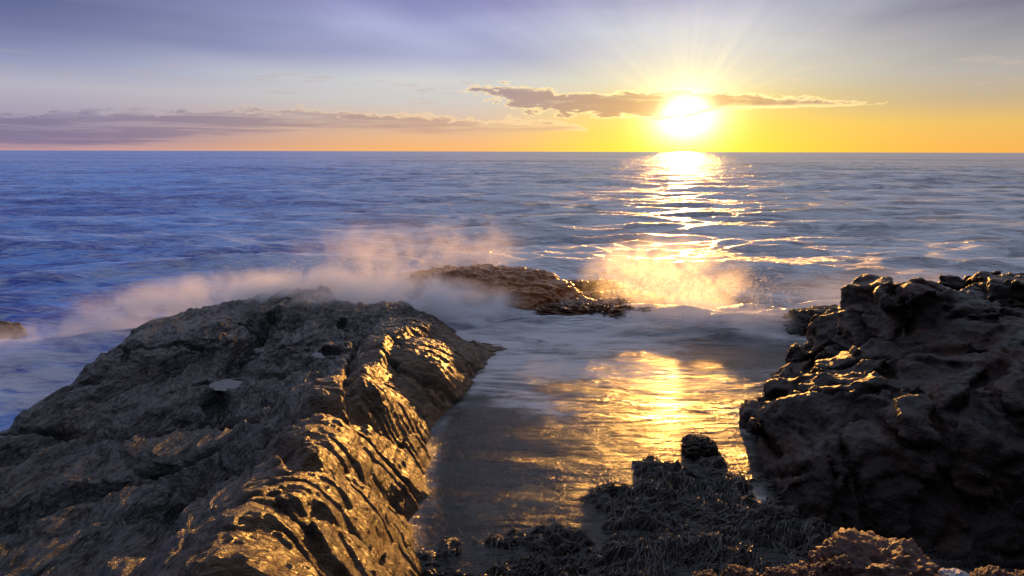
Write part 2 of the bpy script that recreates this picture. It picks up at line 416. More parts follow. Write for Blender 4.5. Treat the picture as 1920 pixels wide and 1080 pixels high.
# ------------------------------------------------------------------ the layered slab on the left
cp = []
def C(px, py, z): cp.append(at(px, py, z))
for a in [(812, 590, .34), (770, 615, .48), (735, 660, .64), (712, 740, .78), (660, 765, .90), (606, 800, .98), (592, 870, 1.04), (560, 960, 1.10), (500, 1075, 1.16)]: C(*a)     # crest
for a in [(960, 648, .0), (915, 695, 0), (858, 760, 0), (812, 825, 0), (800, 880, 0), (806, 935, .02), (778, 985, .0), (800, 1075, .0)]: C(*a)
for a in [(720, 840, .5), (700, 930, .62), (660, 1050, .72), (765, 760, .55), (830, 690, .42), (880, 660, .24)]: C(*a)
for (px, py, dxx) in [(975, 652, .6), (925, 697, .5), (858, 760, .5), (812, 825, .5), (806, 935, .5), (800, 1075, .5)]:
    q = at(px, py, 0); cp.append([q[0] + dxx, q[1] + .1, -.75])
for a in [(640, 600, .55), (500, 600, .50), (640, 690, .56), (450, 680, .43), (540, 740, .50), (400, 785, .41), (300, 700, .39), (250, 800, .37), (250, 900, .46), (50, 900, .37), (50, 1060, .50), (300, 1000, .62), (140, 800, .33), (420, 880, .62)]: C(*a)
for a in [(-60, 830, .20), (60, 760, .24), (150, 690, .28), (250, 622, .36), (380, 580, .46), (500, 556, .48), (620, 548, .45), (740, 568, .42)]:
    C(*a); q = at(*a); u = np.array([-.75, .65]); cp.append([q[0] + .55 * u[0], q[1] + .55 * u[1], -.35]); cp.append([q[0] + 1.3 * u[0], q[1] + 1.3 * u[1], -.9])
for a in [(-1.2, 10.2, -.2), (-.4, 9.4, -.4), (-2.4, 11.2, -.5), (-.6, 8.8, -.05), (-3, 1.0, .75), (-1.2, 1.0, 1.15), (-5.0, 2.0, .45), (-6.5, 3.0, .2), (-7.6, 4, -.3), (0.3, 1.2, .6), (.8, 2.2, -.3)]: cp.append(a)
PUD = [(418, 690, 46, 7), (612, 656, 26, 6)]   # photo spot and half-size of each puddle
def slab_base(x, y): return tps(cp, x, y, 0.01)
def on_slab(px, py):
    z = .5
    for _ in range(8):
        q = at(px, py, z); z = .5 * z + .5 * float(slab_base(q[0:1], q[1:2])[0])
    return at(px, py, z)[:2]
JOINTS = [(.20, .11, [(250, 815), (330, 792), (400, 780), (480, 772), (580, 764), (660, 768), (740, 792), (815, 835)]),
          (.13, .07, [(640, 596), (668, 640), (650, 700), (652, 765)]),
          (.20, .12, [(500, 585), (445, 655), (408, 700), (392, 765)]),
          (.10, .05, [(668, 652), (740, 682), (800, 712), (862, 755)]),
          (.07, .04, [(690, 622), (760, 640), (830, 668), (910, 692)]),
          (.14, .07, [(500, 850), (570, 858), (640, 884), (720, 922), (806, 948)]),
          (.07, .04, [(560, 955), (640, 975), (700, 1010), (780, 1030)]),
          (.13, .14, [(-30, 872), (110, 812), (230, 800), (300, 790)]),
          (.12, .13, [(-20, 965), (150, 915), (300, 868), (430, 822), (520, 800)]),
          (.10, .10, [(60, 1085), (230, 985), (380, 905), (500, 850)]),
          (.10, .10, [(120, 760), (240, 715), (330, 672), (420, 620)]),
          (.10, .09, [(470, 700), (540, 690), (600, 662), (645, 652)]),
          (.09, .07, [(660, 1085), (600, 1010), (560, 955)])]
_jw = [(d, w, np.array([on_slab(*p) for p in pts])) for d, w, pts in JOINTS]
def joints(x, y):
    q = p3(x, y)
    x = x + .10 * fbm(q * 1.8, 3, .5, seed=61); y = y + .10 * fbm(q * 1.8 + 20, 3, .5, seed=62)
    out = np.zeros_like(x)
    for d, w, P in _jw:
        best = np.full(x.shape, 9.0); side = np.zeros_like(x)
        for a, b in zip(P[:-1], P[1:]):
            e = b - a; L2 = e @ e
            t = np.clip(((x - a[0]) * e[0] + (y - a[1]) * e[1]) / L2, 0, 1)
            dd = np.hypot(x - a[0] - t * e[0], y - a[1] - t * e[1])
            cr = np.sign(e[0] * (y - a[1]) - e[1] * (x - a[0]))
            m_ = dd < best; best = np.where(m_, dd, best); side = np.where(m_, cr, side)
        # steep on one side, easing away on the other, like the lip of a bed
        ww = np.where(side > 0, w * 2.6, w * .8)
        out = np.maximum(out, d * (1 - sst(best, .12 * w, ww)))
    return out
def slab_h(x, y, aux=False):
    z = slab_base(x, y)
    q = p3(x, y)
    wx = fbm(q * 0.7, 3, seed=11); wy = fbm(q * 0.7 + 31, 3, seed=12)
    # weight of the flank (joints running down the slope) against the left side (folds running out to sea)
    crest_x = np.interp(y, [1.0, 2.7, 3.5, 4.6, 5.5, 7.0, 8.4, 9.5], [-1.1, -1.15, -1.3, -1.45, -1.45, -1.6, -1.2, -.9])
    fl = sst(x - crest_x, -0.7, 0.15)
    def saw(s, sharp=0.22):
        f = s - np.floor(s)
        return np.where(f < 1 - sharp, f / (1 - sharp), (1 - f) / sharp)
    def billow(u, v, oct, gain, seed, lac=2.1):
        s_ = 0; a_ = 1.0; q_ = p3(u, v, seed * .37)
        for k in range(oct):
            s_ = s_ + a_ * (np.sqrt(gn(q_, seed + k) ** 2 + .0015) - .22); a_ *= gain; q_ = q_ * lac + 5.7
        return s_
    # flank: beds dip to the right, joints cut across them
    v1 = y - 0.24 * x + .10 * wx
    A = 0.050 * billow(x / .8 + .5 * wy, v1 / .40 + .3 * wx, 4, .5, 41)
    s1 = v1 / 0.66 + .25 * wx
    A += 0.060 * (saw(s1, .07) - .5) + 0.014 * (saw(v1 / .17 + 1.5 * wx + 1.0 * wy, .2) - .5) + .007 * (saw(v1 / .062 + 1.1 * wx + .9 * wy, .25) - .5)
    k1 = (s1 - np.round(s1))
    A += -0.15 * np.exp(-(k1 / .045) ** 2) * sst(fbm(q * .8 + 5, 2, seed=14), -.15, .25)
    # a sharp lip along the crest of the far block
    lip = 1.5 * sst(y, 4.9, 5.6) * (1 - sst(y, 8.0, 8.8))
    cxl = crest_x + .10 * fbm(p3(x * 1.7, y * 1.7), 3, seed=15)
    A += lip * (.10 - .17 * sst(x - cxl, -.02, .13))
    A *= 1 - .45 * sst(y, 4.9, 6.0)
    # left side: long rounded folds running out to sea, creased between
    u4 = x + .30 * y + .12 * wx; v4 = y - .30 * x
    B = 0.24 * billow(u4 / .75, v4 / 1.9 + .3 * wy, 2, .40, 51) - .05 
    s7 = (y - 0.10 * x + .30 * wy) / 0.95
    k7 = s7 - np.round(s7)
    B += 0.075 * (saw(s7, .16) - .5) * sst(x, -4.4, -2.6) - 0.12 * np.exp(-(k7 / .05) ** 2) * sst(fbm(q * 0.9 + 15, 2, seed=17), -.1, .3)
    capz = .60 - .10 * sst(x, -4.0, -6.5)
    hz = np.clip(.5 + .5 * ((z + B) - capz) / .2, 0, 1)
    cut = np.where(((z + B) - capz) > -.1, ((z + B) * (1 - hz) + capz * hz - .1 * hz * (1 - hz)), z + B)
    B = (B * (1 - sst(y, 5.5, 7.5)) + (cut - z) * sst(y, 5.5, 7.5))
    # bedding steps that follow the relief on the seaward side
    zb = z + B
    for Tk, ak in ((.075, .22), (.024, .45)):
        wv_ = zb + .13 * y + .05 * x + .06 * wx + .03 * wy
        sk = wv_ / Tk + .35 * fbm(q * 3.0, 2, seed=24)
        fk = sk - np.floor(sk)
        zb = zb + ak * Tk * (sst(fk, .62, .92) - fk)
    B = zb - z
    det = 0.014 * fbm(q * 2.6, 4, 0.5, seed=18) + (.003 + .007 * fl) * fbm(p3(x * 13, y * 13), 3, 0.6, seed=19)
    def rdg(u, v, oct, seed):
        s_ = 0; a_ = 1.0; q_ = p3(u, v, seed * .31)
        for k in range(oct):
            s_ = s_ + a_ * (.5 - 2.2 * np.abs(gn(q_, seed + k))); a_ *= .52; q_ = q_ * 2.1 + 3.3
        return s_
    B += .048 * rdg((u4 + .10 * wy) / .30, v4 / 1.5 + .4 * wx, 5, 81)
    A += .008 * rdg(x / .4 + .4 * wy, v1 / .10 + .3 * wx, 4, 85)
    for Lc, dc, sd in ((.31, .055, 25), (.145, .03, 27)):
        sc_ = v1 / Lc + .8 * wx + .5 * wy + .12 * fbm(q * 4, 2, seed=29)
        A += -dc * np.exp(-((sc_ - np.round(sc_)) * Lc / .016) ** 2) * sst(fbm(q * 1.7 + sd, 2, seed=sd), -.12, .2)
    A += .014 * fbm(p3(x * 8, y * 11), 3, .6, seed=28)
    z = z + fl * A + (1 - fl) * B + det - .02 - joints(x, y)
    if aux: return z, fl
    # water-worn lower flank is smoother
    return z
def pud_list():
    out = []
    for px, py, hw, hh in PUD:
        z = 0.6
        for _ in range(6):
            q = at(px, py, z); z = float(slab_h(np.array([q[0]]), np.array([q[1]]))[0]) - 0.02
        q = at(px, py, z); e = at(px + hw, py, z); u = at(px, py - hh, z)
        ra, rb = abs(e[0] - q[0]), abs(u[1] - q[1])
        a = np.linspace(0, 2 * math.pi, 48)
        hz = np.concatenate([slab_h(q[0] + k * ra * np.cos(a), q[1] + k * rb * np.sin(a)) for k in (1.1, 1.35)])
        z = min(z, float(np.percentile(hz, 25)) + .045)
        out.append((q[0], q[1], z, ra, rb))
    return out
puds = pud_list()
gx = np.arange(-7.6, 0.55, 0.0125); gy = np.arange(0.9, 11.3, 0.0125)
X, Y = np.meshgrid(gx, gy); X = X.ravel(); Y = Y.ravel()
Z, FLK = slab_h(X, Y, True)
RADS = []
for (ux, uy, uz, ra, rb) in puds:
    rad = np.sqrt(((X - ux) / ra) ** 2 + ((Y - uy) / rb) ** 2) + 0.45 * gn(p3(X * 5, Y * 5), 40)
    wgt = 1 - sst(rad, 0.9, 1.12)
    rim = sst(rad, 0.95, 1.15) * (1 - sst(rad, 1.4, 2.4))
    Z = np.where(rad < 1.1, np.maximum(Z, uz - .07), Z)
    Z = Z * (1 - rim) + np.clip(uz + .008 + .02 * np.clip(rad - 1, 0, 2) + .02 * fbm(p3(X * 7, Y * 4), 3, seed=63), Z, Z + .12) * rim
    Z = Z * (1 - wgt) + np.minimum(Z, uz - 0.03) * wgt
    RADS.append(rad)
Vs = p3(X, Y, Z)
# push the beds sideways a little so steps overhang and the grid does not look draped
Vs[:, 0] += 0.014 * fbm(np.stack([X * 3, Y * 3, Z * 14], 1), 3, seed=21)
Vs[:, 1] += 0.014 * fbm(np.stack([X * 3, Y * 3, Z * 14], 1) + 50, 3, seed=22)
PUDM = []
_gf = grid_faces(len(gx), len(gy))
for (ux, uy, uz, ra, rb), rad in zip(puds, RADS):
    ok = (rad < 1.5) & (Z < uz + .015) & (Z > uz - .22)
    fsel = _gf[ok[_gf].all(axis=1)]
    if len(fsel) < 12: continue
    uq, inv = np.unique(fsel.ravel(), return_inverse=True)
    PUDM.append((p3(X[uq], Y[uq], uz), inv.reshape(-1, 4)))
del RADS
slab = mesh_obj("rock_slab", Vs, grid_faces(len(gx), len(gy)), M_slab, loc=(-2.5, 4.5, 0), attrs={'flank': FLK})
tag(slab, "broad layered wet rock slab with cracks and puddles, sloping into the sea on the left", "rock")

# ------------------------------------------------------------------ big boulder on the right
def smax(a, b, k):
    h = np.clip(0.5 - 0.5 * (a - b) / k, 0, 1)
    return a * (1 - h) + b * h + k * h * (1 - h)
def smin(a, b, k): return -smax(-a, -b, k)
def boulder_sdf(P):
    x, y, z = P[..., 0], P[..., 1], P[..., 2]
    def pl(n, pt):
        n = np.array(n, float); n /= np.linalg.norm(n)
        return (x - pt[0]) * n[0] + (y - pt[1]) * n[1] + (z - pt[2]) * n[2]
    front = smax(pl((-.42, -.80, .42), (3.0, 3.95, .42)), pl((-.02, -.78, .56), (5.0, 3.95, .85)), .3)
    up = pl((0, 0.06, 1), (5, 6, 1.47))
    up = smax(up, pl((-.82, -.10, .55), (4.42, 6, 1.10)), .18)
    up = smax(up, pl((-.60, -.62, .50), (4.15, 5.1, .95)), .22)
    up = smax(up, front, .25)
    low = smax(pl((-.69, .15, .70), (3.06, 5.3, .74)), pl((-.28, .12, .95), (3.5, 5.3, .86)), .1)
    low = smax(low, pl((-.94, .26, .20), (2.50, 5.3, .25)), .14)
    low = smax(low, pl((.0, 1.0, .1), (3.0, 6.3, .3)), .2)
    low = smax(low, front, .25)
    d = smin(up, low, .10)
    d = smax(d, y - 7.6, .4)
    d = smax(d, x - 8.3, .4)
    def ell(c, r):
        q = np.sqrt(((x - c[0]) / r[0]) ** 2 + ((y - c[1]) / r[1]) ** 2 + ((z - c[2]) / r[2]) ** 2)
        return (q - 1) * min(r)
    d = smin(d, ell((2.95, 5.25, .22), (.46, .5, .40)), .15)
    d = smin(d, ell((4.6, 4.40, .88), (.75, .42, .30)), .12)       # overhanging block in the face
    d = smin(d, ell((5.5, 4.5, 1.08), (.7, .45, .40)), .14)
    d = smin(d, ell((4.8, 6.3, 1.36), (.55, .7, .20)), .12)
    d = smin(d, ell((5.9, 6.3, 1.38), (.8, .7, .24)), .12)
    d = smin(d, ell((4.0, 5.35, .82), (.42, .42, .26)), .12)
    d = smin(d, ell((4.7, 3.3, .12), (.7, .5, .5)), .12)
    return d
h = 0.026; org = (2.0, 2.6, -.7)
ax = [np.arange(org[k], e, h) for k, e in enumerate((8.6, 8.2, 2.2))]
G = np.stack(np.meshgrid(*ax, indexing='ij'), axis=-1).astype(np.float32)
F = boulder_sdf(G) + 0.07
band = np.abs(F) < 0.45
Pb = G[band]
wv = np.stack([gn(Pb * 0.9 + 3, 31), gn(Pb * 0.9 + 13, 32), gn(Pb * 0.9 + 23, 33)], 1) * 0.35
Pw = Pb + wv; c3, s3 = math.cos(R(38)), math.sin(R(38))
Pw = np.stack([Pw[:, 0] * c3 - Pw[:, 2] * s3, Pw[:, 1], (Pw[:, 0] * s3 + Pw[:, 2] * c3) * 1.5], 1)
def facets(P, n, seed, lo, hi):
    r = np.random.default_rng(seed); S = r.uniform(lo, hi, (n, 3)).astype(np.float32); Dn = r.normal(size=(n, 3)).astype(np.float32)
    best = np.full(len(P), 1e9, np.float32); val = np.zeros(len(P), np.float32)
    for k in range(n):
        v_ = P - S[k]; d2 = (v_ * v_).sum(1); m_ = d2 < best
        best = np.where(m_, d2, best); val = np.where(m_, v_ @ Dn[k], val)
    return val
Pf = (Pb + .16 * np.stack([gn(Pb * 2.1 + k, 70 + k) for k in range(3)], 1)).astype(np.float32)
fac = .12 * facets(Pf, 70, 3, (2, 2.6, -.5), (8.3, 7.5, 1.8)) + .13 * facets(Pf, 420, 4, (2, 2.6, -.5), (8.3, 7.5, 1.8))
nz = np.clip(fac, -.10, .08) + 0.07 * fbm(Pw * 1.0, 3, 0.5, seed=34) + 0.028 * (fbm(Pw * 1.9 + 8, 4, 0.52, seed=38, ridge=True) - 0.75)
# broad conchoidal facets: cell noise
nz += 0.02 * np.abs(gn(Pw * 2.3 + 4, 44)) * 2 - 0.015
for sd_, fq in ((46, .9), (47, 1.5)):
    nz -= .07 / fq * np.exp(-(gn(Pw * fq + sd_, sd_) / .045) ** 2)
F[band] += -nz.astype(np.float32)
Vb, Fb = surface_nets(F, org, h)
del G, F
Nn = vnormals(Vb.astype(np.float64), Fb)
lay = Vb * np.array([4.0, 4.0, 9.0])
Vb = Vb + Nn * (0.013 * fbm(lay, 4, 0.6, seed=50) + 0.008 * (fbm(Vb * 9, 3, 0.6, seed=54, ridge=True) - .5))[:, None]
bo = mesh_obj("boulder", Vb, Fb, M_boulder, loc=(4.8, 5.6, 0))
tag(bo, "huge dark rusty brown boulder with craggy face rising from the pool on the right", "rock")

# ------------------------------------------------------------------ smaller rocks
def rock(label, center, radii, seed, mat, name="rock", group=None, **kw):
    v, f = lump(center, radii, seed, **kw)
    o = mesh_obj(name, v, f, mat, loc=center)
    return tag(o, label, "rock", group)
M_dome = rock_mat("wet_rock_painted_glow", (0.11, 0.042, 0.012), (0.33, 0.13, 0.036), (0.48, 0.23, 0.075), rough=(0.2, 0.4), grain=0.8, bump=0.012, spec=0.6)  # orange glow of sunlit spray painted into the rock's base colour
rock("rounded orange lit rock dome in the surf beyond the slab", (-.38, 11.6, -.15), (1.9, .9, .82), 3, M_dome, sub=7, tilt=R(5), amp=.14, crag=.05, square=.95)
g = "low reef rocks beside the domed rock"
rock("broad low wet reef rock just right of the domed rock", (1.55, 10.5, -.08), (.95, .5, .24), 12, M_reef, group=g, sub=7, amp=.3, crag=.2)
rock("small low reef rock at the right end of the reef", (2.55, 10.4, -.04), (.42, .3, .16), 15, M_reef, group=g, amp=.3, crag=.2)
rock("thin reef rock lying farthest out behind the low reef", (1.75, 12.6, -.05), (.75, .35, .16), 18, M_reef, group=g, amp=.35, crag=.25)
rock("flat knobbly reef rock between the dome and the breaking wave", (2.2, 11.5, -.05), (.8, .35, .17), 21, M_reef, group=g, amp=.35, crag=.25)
q = at(1540, 612, 0)
rock("low dark rock half hidden behind the left shoulder of the big boulder", (q[0] + .1, q[1], -.05), (.85, .5, .36), 24, M_boulder, sub=7, rz=R(15), amp=.2)
q = at(1318, 852, 0)
rock("small dark rounded rock standing alone in the gilded pool", (q[0], q[1] + .1, .015), (.17, .17, .095), 27, M_boulder, sub=6, amp=.35, freq=1.1, crag=.16, square=.95)
q = at(8, 632, 0)
rock("small dark rock awash in blue surf at the left edge", (q[0] - .1, q[1], .02), (.36, .24, .2), 30, M_boulder, sub=6, amp=.25)
# rusty rocks at the photographer's feet
fr = [((1668, 1012), .30, .26, 41, M_fore, "largest rusty lumpy rock at the bottom edge", 1.22),
      ((1522, 1050), .13, .14, 42, M_fore, "rounded rusty rock left of the largest one at the bottom edge", 1.14),
      ((1462, 1054), .08, .09, 43, M_fore, "small gold rimmed rusty rock in the row at the bottom edge", 1.13),
      ((1390, 1052), .08, .09, 44, M_fore, "knobbly rusty rock second from the left in the bottom row", 1.12),
      ((1325, 1060), .07, .08, 45, M_fore, "dull dark red rock at the left end of the bottom row", 1.10),
      ((1578, 1034), .075, .09, 46, M_fore, "small rusty knob wedged against the largest rock", 1.17),
      ((1790, 1056), .075, .07, 47, M_quartz, "pale white quartz rock at the bottom edge", 1.12),
      ((1870, 1062), .13, .12, 48, M_fore, "angular brown rock in the bottom right corner", 1.12),
      ((1945, 1062), .12, .12, 49, M_fore, "brown rock cut off by the right edge at the bottom", 1.12)]
for (px, py), rx, rzv, sd, mt, lb, zt in fr:
    q = at(px, py + 8, zt)
    rock(lb, (q[0], q[1] - .02, zt - rzv * 1.12), (rx, rx * .9, rzv), sd, mt, group="rusty rocks at the bottom edge", sub=6, amp=.26, freq=1.6, crag=.07, fine=.05, square=.85)
# stones on the floor of the pool
for (px, py, rx, sd, lb) in [(1000, 930, .26, 61, "pale green stone lying under water in the dark pool"), (905, 960, .18, 62, "brownish stone under water beside the pale one"), (1080, 905, .15, 63, "smaller pale stone under water toward the weedy ledge")]:
    q = at(px, py, -.25)
    rock(lb, (q[0], q[1], -.38), (rx, rx * .8, .16), sd, M_stone, name="stone", group="stones on the pool floor", sub=5)

# ------------------------------------------------------------------ weedy ledge awash in front of the boulder
def ledge_h(x, y):
    cx = (x - 1.75) / 1.35; cyy = (y - 4.25) / 1.30
    r = np.sqrt(cx ** 2 + cyy ** 2) + .22 * fbm(p3(x * 1.3, y * 1.3), 3, seed=71)
    r2_ = np.sqrt(((x - .35) / 1.45) ** 2 + ((y - 3.5) / .72) ** 2) + .25 * fbm(p3(x * 1.5 + 4, y * 1.5), 3, seed=74)
    z = -.5 + .50 * (1 - sst(np.minimum(r, r2_), .55, 1.25))
    z = z + .12 * fbm(p3(x * 1.9, y * 2.8), 5, .55, seed=72) + .05 * fbm(p3(x * 5, y * 9), 3, .5, seed=73, ridge=True) - .005
    return z
gx = np.arange(-1.1, 3.6, .016); gy = np.arange(2.5, 5.7, .016)
X, Y = np.meshgrid(gx, gy); X = X.ravel(); Y = Y.ravel()
led = mesh_obj("rock_ledge", p3(X, Y, ledge_h(X, Y)), grid_faces(len(gx), len(gy)), M_weedrock, loc=(1.75, 4.05, 0))
tag(led, "low weed covered rock ledge just breaking the water below the boulder", "rock")

m, t = new_mat("seaweed"); M_weed = m
bs = t.new('ShaderNodeBsdfPrincipled'); P = t.new('ShaderNodeTexCoord').outputs['Object']
t.put(bs.inputs['Base Color'], t.ramp(t.noise(P, 9, 3), [(.3, (.004, .0025, .001)), (.6, (.016, .009, .0035)), (.8, (.045, .028, .012))]))
bs.inputs['Roughness'].default_value = .25; bs.inputs['Specular IOR Level'].default_value = .6
t.L.new(bs.outputs[0], t.out.inputs[0])
def weed_strands(n, seg=7):
    r = np.random.default_rng(5)
    x = r.uniform(-.7, 2.9, n * 3); y = r.uniform(2.8, 5.2, n * 3)
    k = np.nonzero(ledge_h(x, y) > -.12)[0][:n]; x, y = x[k], y[k]; n = len(k)
    L = r.uniform(.12, .50, n) ** 1.2; wd = r.uniform(.002, .0075, n); a0 = r.normal(R(200), .5, n); ph = r.uniform(0, 6.28, n)
    V, Fc = [], []
    px, py = x.copy(), y.copy(); vid = []
    for s in range(seg + 1):
        q = p3(px * 2.5, py * 2.5)
        a = a0 + 1.6 * gn(q, 75) + .5 * np.sin(ph + s * 1.1)
        z = np.maximum(ledge_h(px, py), -.05) + .012 + .010 * np.sin(ph + s)
        ww = wd * (1 - .75 * s / seg)
        nxv, nyv = -np.sin(a), np.cos(a)
        for k2, (off, dzv) in enumerate([(-1, 0), (0, .004), (1, 0)]):
            V.append(np.stack([px + nxv * ww * off, py + nyv * ww * off, z + dzv], 1))
        px = px + np.cos(a) * L / seg; py = py + np.sin(a) * L / seg
    V = np.stack(V, 1)                                   # n, (seg+1)*3, 3
    base = (np.arange(n) * (seg + 1) * 3)[:, None]
    fl = []
    for s in range(seg):
        for k2 in (0, 1):
            i = s * 3 + k2; fl.append([i, i + 1, i + 4, i + 3])
    Fc = (base[:, :, None] + np.array(fl)[None]).reshape(-1, 4)
    return V.reshape(-1, 3), Fc
v, f = weed_strands(6500)
tag(mesh_obj("seaweed", v, f, M_weed), "tangled dark brown seaweed strands draped over the ledge", "seaweed", kind="stuff")

# ------------------------------------------------------------------ sea
def sea_fields(x, y):
    r = np.hypot(x, y)
    def gs(cx, cy, sx, sy, rot=0.0):
        c0, s0 = math.cos(rot), math.sin(rot)
        u = (x - cx) * c0 + (y - cy) * s0; v = -(x - cx) * s0 + (y - cy) * c0
        return np.exp(-(u / sx) ** 2 - (v / sy) ** 2)
    pool = sst(x, -1.6, -.6) * (1 - sst(y, 8.2, 10.0)) * (1 - sst(x, 4.5, 5.5))
    near_slab = gs(-4.6, 9.6, 3.6, .9, R(22)) + gs(-6.6, 6.8, 1.9, 1.0, R(45)) + gs(-2.2, 10.6, 1.9, 1.0)
    foam = 1.0 * near_slab
    foam = foam + .85 * gs(.2, 9.0, 1.8, .9, R(-8)) + .75 * gs(.1, 7.6, 1.0, .9, R(-20)) + .45 * gs(1.6, 8.6, 1.6, .8)
    foam = foam + 1.1 * gs(3.2, 10.1, 1.4, .55, R(-8)) + .9 * gs(5.2, 9.4, 1.5, .7, R(-8)) + .7 * gs(8.5, 11.0, 3.2, 1.0)
    foam = foam + .55 * gs(-6, 14, 6, 1.2, R(8)) + .35 * gs(2, 17, 7, 1.5) + .35 * gs(-12, 20, 8, 2.0)
    foam = foam + .5 * gs(2.2, 7.2, 1.3, .7) + .55 * gs(.15, 6.5, 1.0, .35, R(-32)) + .4 * gs(1.2, 7.6, 1.4, .3, R(-12))
    m_ = (x > -8) & (x < 3) & (y > 2) & (y < 12)
    edge_f = np.zeros_like(x)
    edge_f[m_] = np.exp(-((slab_base(x[m_], y[m_]) + .06) / .10) ** 2) * .42
    m_ = (x > 2) & (x < 8.5) & (y > 2.6) & (y < 8)
    edge_f[m_] = np.maximum(edge_f[m_], .36 * np.exp(-((boulder_sdf(np.stack([x[m_], y[m_], 0 * x[m_]], -1)) + .0) / .10) ** 2))
    foam = foam + edge_f * (.5 + 1.0 * sst(gn(p3(x * 1.3, y * 1.3), 86), -.2, .5))
    return pool, np.clip(foam, 0, 1.2), gs
wl = np.concatenate([np.geomspace(.35, 1.6, 26), np.geomspace(1.8, 8, 18)])
wr = np.random.default_rng(21)
wd_ = wr.normal(R(-86), R(20), len(wl)); wp = wr.uniform(0, 6.28, len(wl)); wa = .0115 * wl ** .62 * wr.uniform(.6, 1.3, len(wl))
def sea_h(x, y):
    pool, foam, gs = sea_fields(x, y)
    r = np.hypot(x, y); spacing = np.maximum(r * .0075, .02)
    z = np.zeros_like(x)
    wx = x + .5 * gn(p3(x * .25, y * .25), 81); wy = y + .5 * gn(p3(x * .25 + 9, y * .25), 82)
    for L, d, ph, a in zip(wl, wd_, wp, wa):
        k = 2 * math.pi / L
        at_ = np.clip((L / spacing - 3) / 4, 0, 1)
        th = k * (wx * math.cos(d) + wy * math.sin(d)) + ph
        z += a * at_ * (np.sin(th) + .25 * np.sin(2 * th + .6))
    z *= (1 - .82 * pool) * (.45 + .55 * sst(r, 6, 13))
    # breaking wave right of the reef and the swells around it
    z += .07 * gs(3.15, 10.3, 1.35, .5, R(-7)) * (1 + .25 * gn(p3(x * 2.2, y * 2.2), 83))
    z += .07 * gs(5.0, 9.6, 1.6, .5, R(-9)) + .18 * gs(-4.8, 9.7, 3.2, .6, R(22)) + .30 * gs(-1.9, 13.3, 2.0, .7)
    z +=   .40 * gs(-5.5, 14.5, 4.5, .7, R(6)) +   .32 * gs(-14, 17, 6, 1.0, R(-4)) +   .30 * gs(5.3, 14.2, 2.2, .6)
    return z
r1 = np.exp(np.arange(math.log(2.55), math.log(320), .0072)); r2 = np.exp(np.linspace(math.log(330), math.log(14000), 70))
rr_ = np.concatenate([[2.2], r1, r2])
an = np.concatenate([np.linspace(-180, -66, 20)[:-1], np.linspace(-64, 64, 620), np.linspace(66, 180, 20)[1:]])
A_, R_ = np.meshgrid(np.radians(an), rr_)
X = (R_ * np.sin(A_)).ravel(); Y = (R_ * np.cos(A_)).ravel()
pool, foam, _gs = sea_fields(X, Y)
Zs = sea_h(X, Y)
nf = grid_faces(len(an), len(rr_))

m, t = new_mat("sea_water"); M_sea = m
P = t.new('ShaderNodeNewGeometry').outputs['Position']
def attr(n):
    a = t.new('ShaderNodeAttribute'); a.attribute_name = n; return a.outputs['Fac']
pl_, fo = attr('pool'), attr('foam')
px_, py_, pz_ = t.sep(P)
# ripples
w1 = t.noise(t.mapping(P, (.42, 1.5, 1), (0, 0, R(5))), 1.5, 8, .60, .5)
w2 = t.noise(t.mapping(P, (.6, 2.2, 1), (0, 0, R(-7))), 5.5, 6, .6, .3)
w3 = t.noise(t.mapping(P, (.35, .8, 1), (0, 0, R(3))), .35, 5, .55, .6)
hgt = t.add(t.add(t.mul(w1, .30), t.mul(w2, .10)), t.mul(w3, t.mul(t.sub(1.0, pl_), .9)))
dist = t.m('SQRT', t.add(t.mul(px_, px_), t.mul(py_, py_)))
w4 = t.noise(t.mapping(P, (.55, 1.6, 1), (0, 0, R(-12))), 17.0, 4, .6, .6)
hgt = t.add(t.mul(hgt, t.lin(pl_, 0, 1, 1.0, .24)), t.mul(w4, t.mul(pl_, .003)))
nrm = t.bump(hgt, 1.0, 1.0)
fres = t.new('ShaderNodeFresnel'); fres.inputs[0].default_value = 1.34; t.put(fres.inputs[1], nrm)
gl = t.new('ShaderNodeBsdfGlossy'); t.put(gl.inputs['Normal'], nrm); t.put(gl.inputs['Roughness'], t.lin(pl_, 0, 1, .16, .14)); gl.inputs['Color'].default_value = (1, 1, 1, 1)
body = t.new('ShaderNodeBsdfDiffuse'); t.put(body.inputs['Normal'], nrm)
east = t.ss(t.div(px_, t.add(t.m('ABSOLUTE', py_), 8.0)), -.55, .12)
patch = t.noise(t.mapping(P, (.5, 1.0, 1)), .45, 9, .66, 1.5)
sky_tint = t.mix(east, (.004, .055, .46), (.12, .14, .18))  # reflected sky's drift from blue to grey, painted into the water's colour
patch2 = t.noise(t.mapping(P, (.3, 1.0, 1)), .03, 11, .74, .6)
sky_tint = t.mix(t.m('ADD', t.ss(patch, .42, .56, 0, .75), t.ss(patch2, .40, .58, -.1, .5), clamp=True), sky_tint, t.mix(east, (.16, .40, 1.0), (.66, .69, .73)))
t.put(body.inputs['Color'], sky_tint)
tr = t.new('ShaderNodeBsdfTransparent'); tr.inputs[0].default_value = (.45, .42, .36, 1)
b2 = t.new('ShaderNodeMixShader'); t.put(b2.inputs[0], pl_); t.L.new(body.outputs[0], b2.inputs[1]); t.L.new(tr.outputs[0], b2.inputs[2])
wat = t.new('ShaderNodeMixShader'); t.put(wat.inputs[0], t.m('MINIMUM', fres.outputs[0], .32)); t.L.new(b2.outputs[0], wat.inputs[1]); t.L.new(gl.outputs[0], wat.inputs[2])
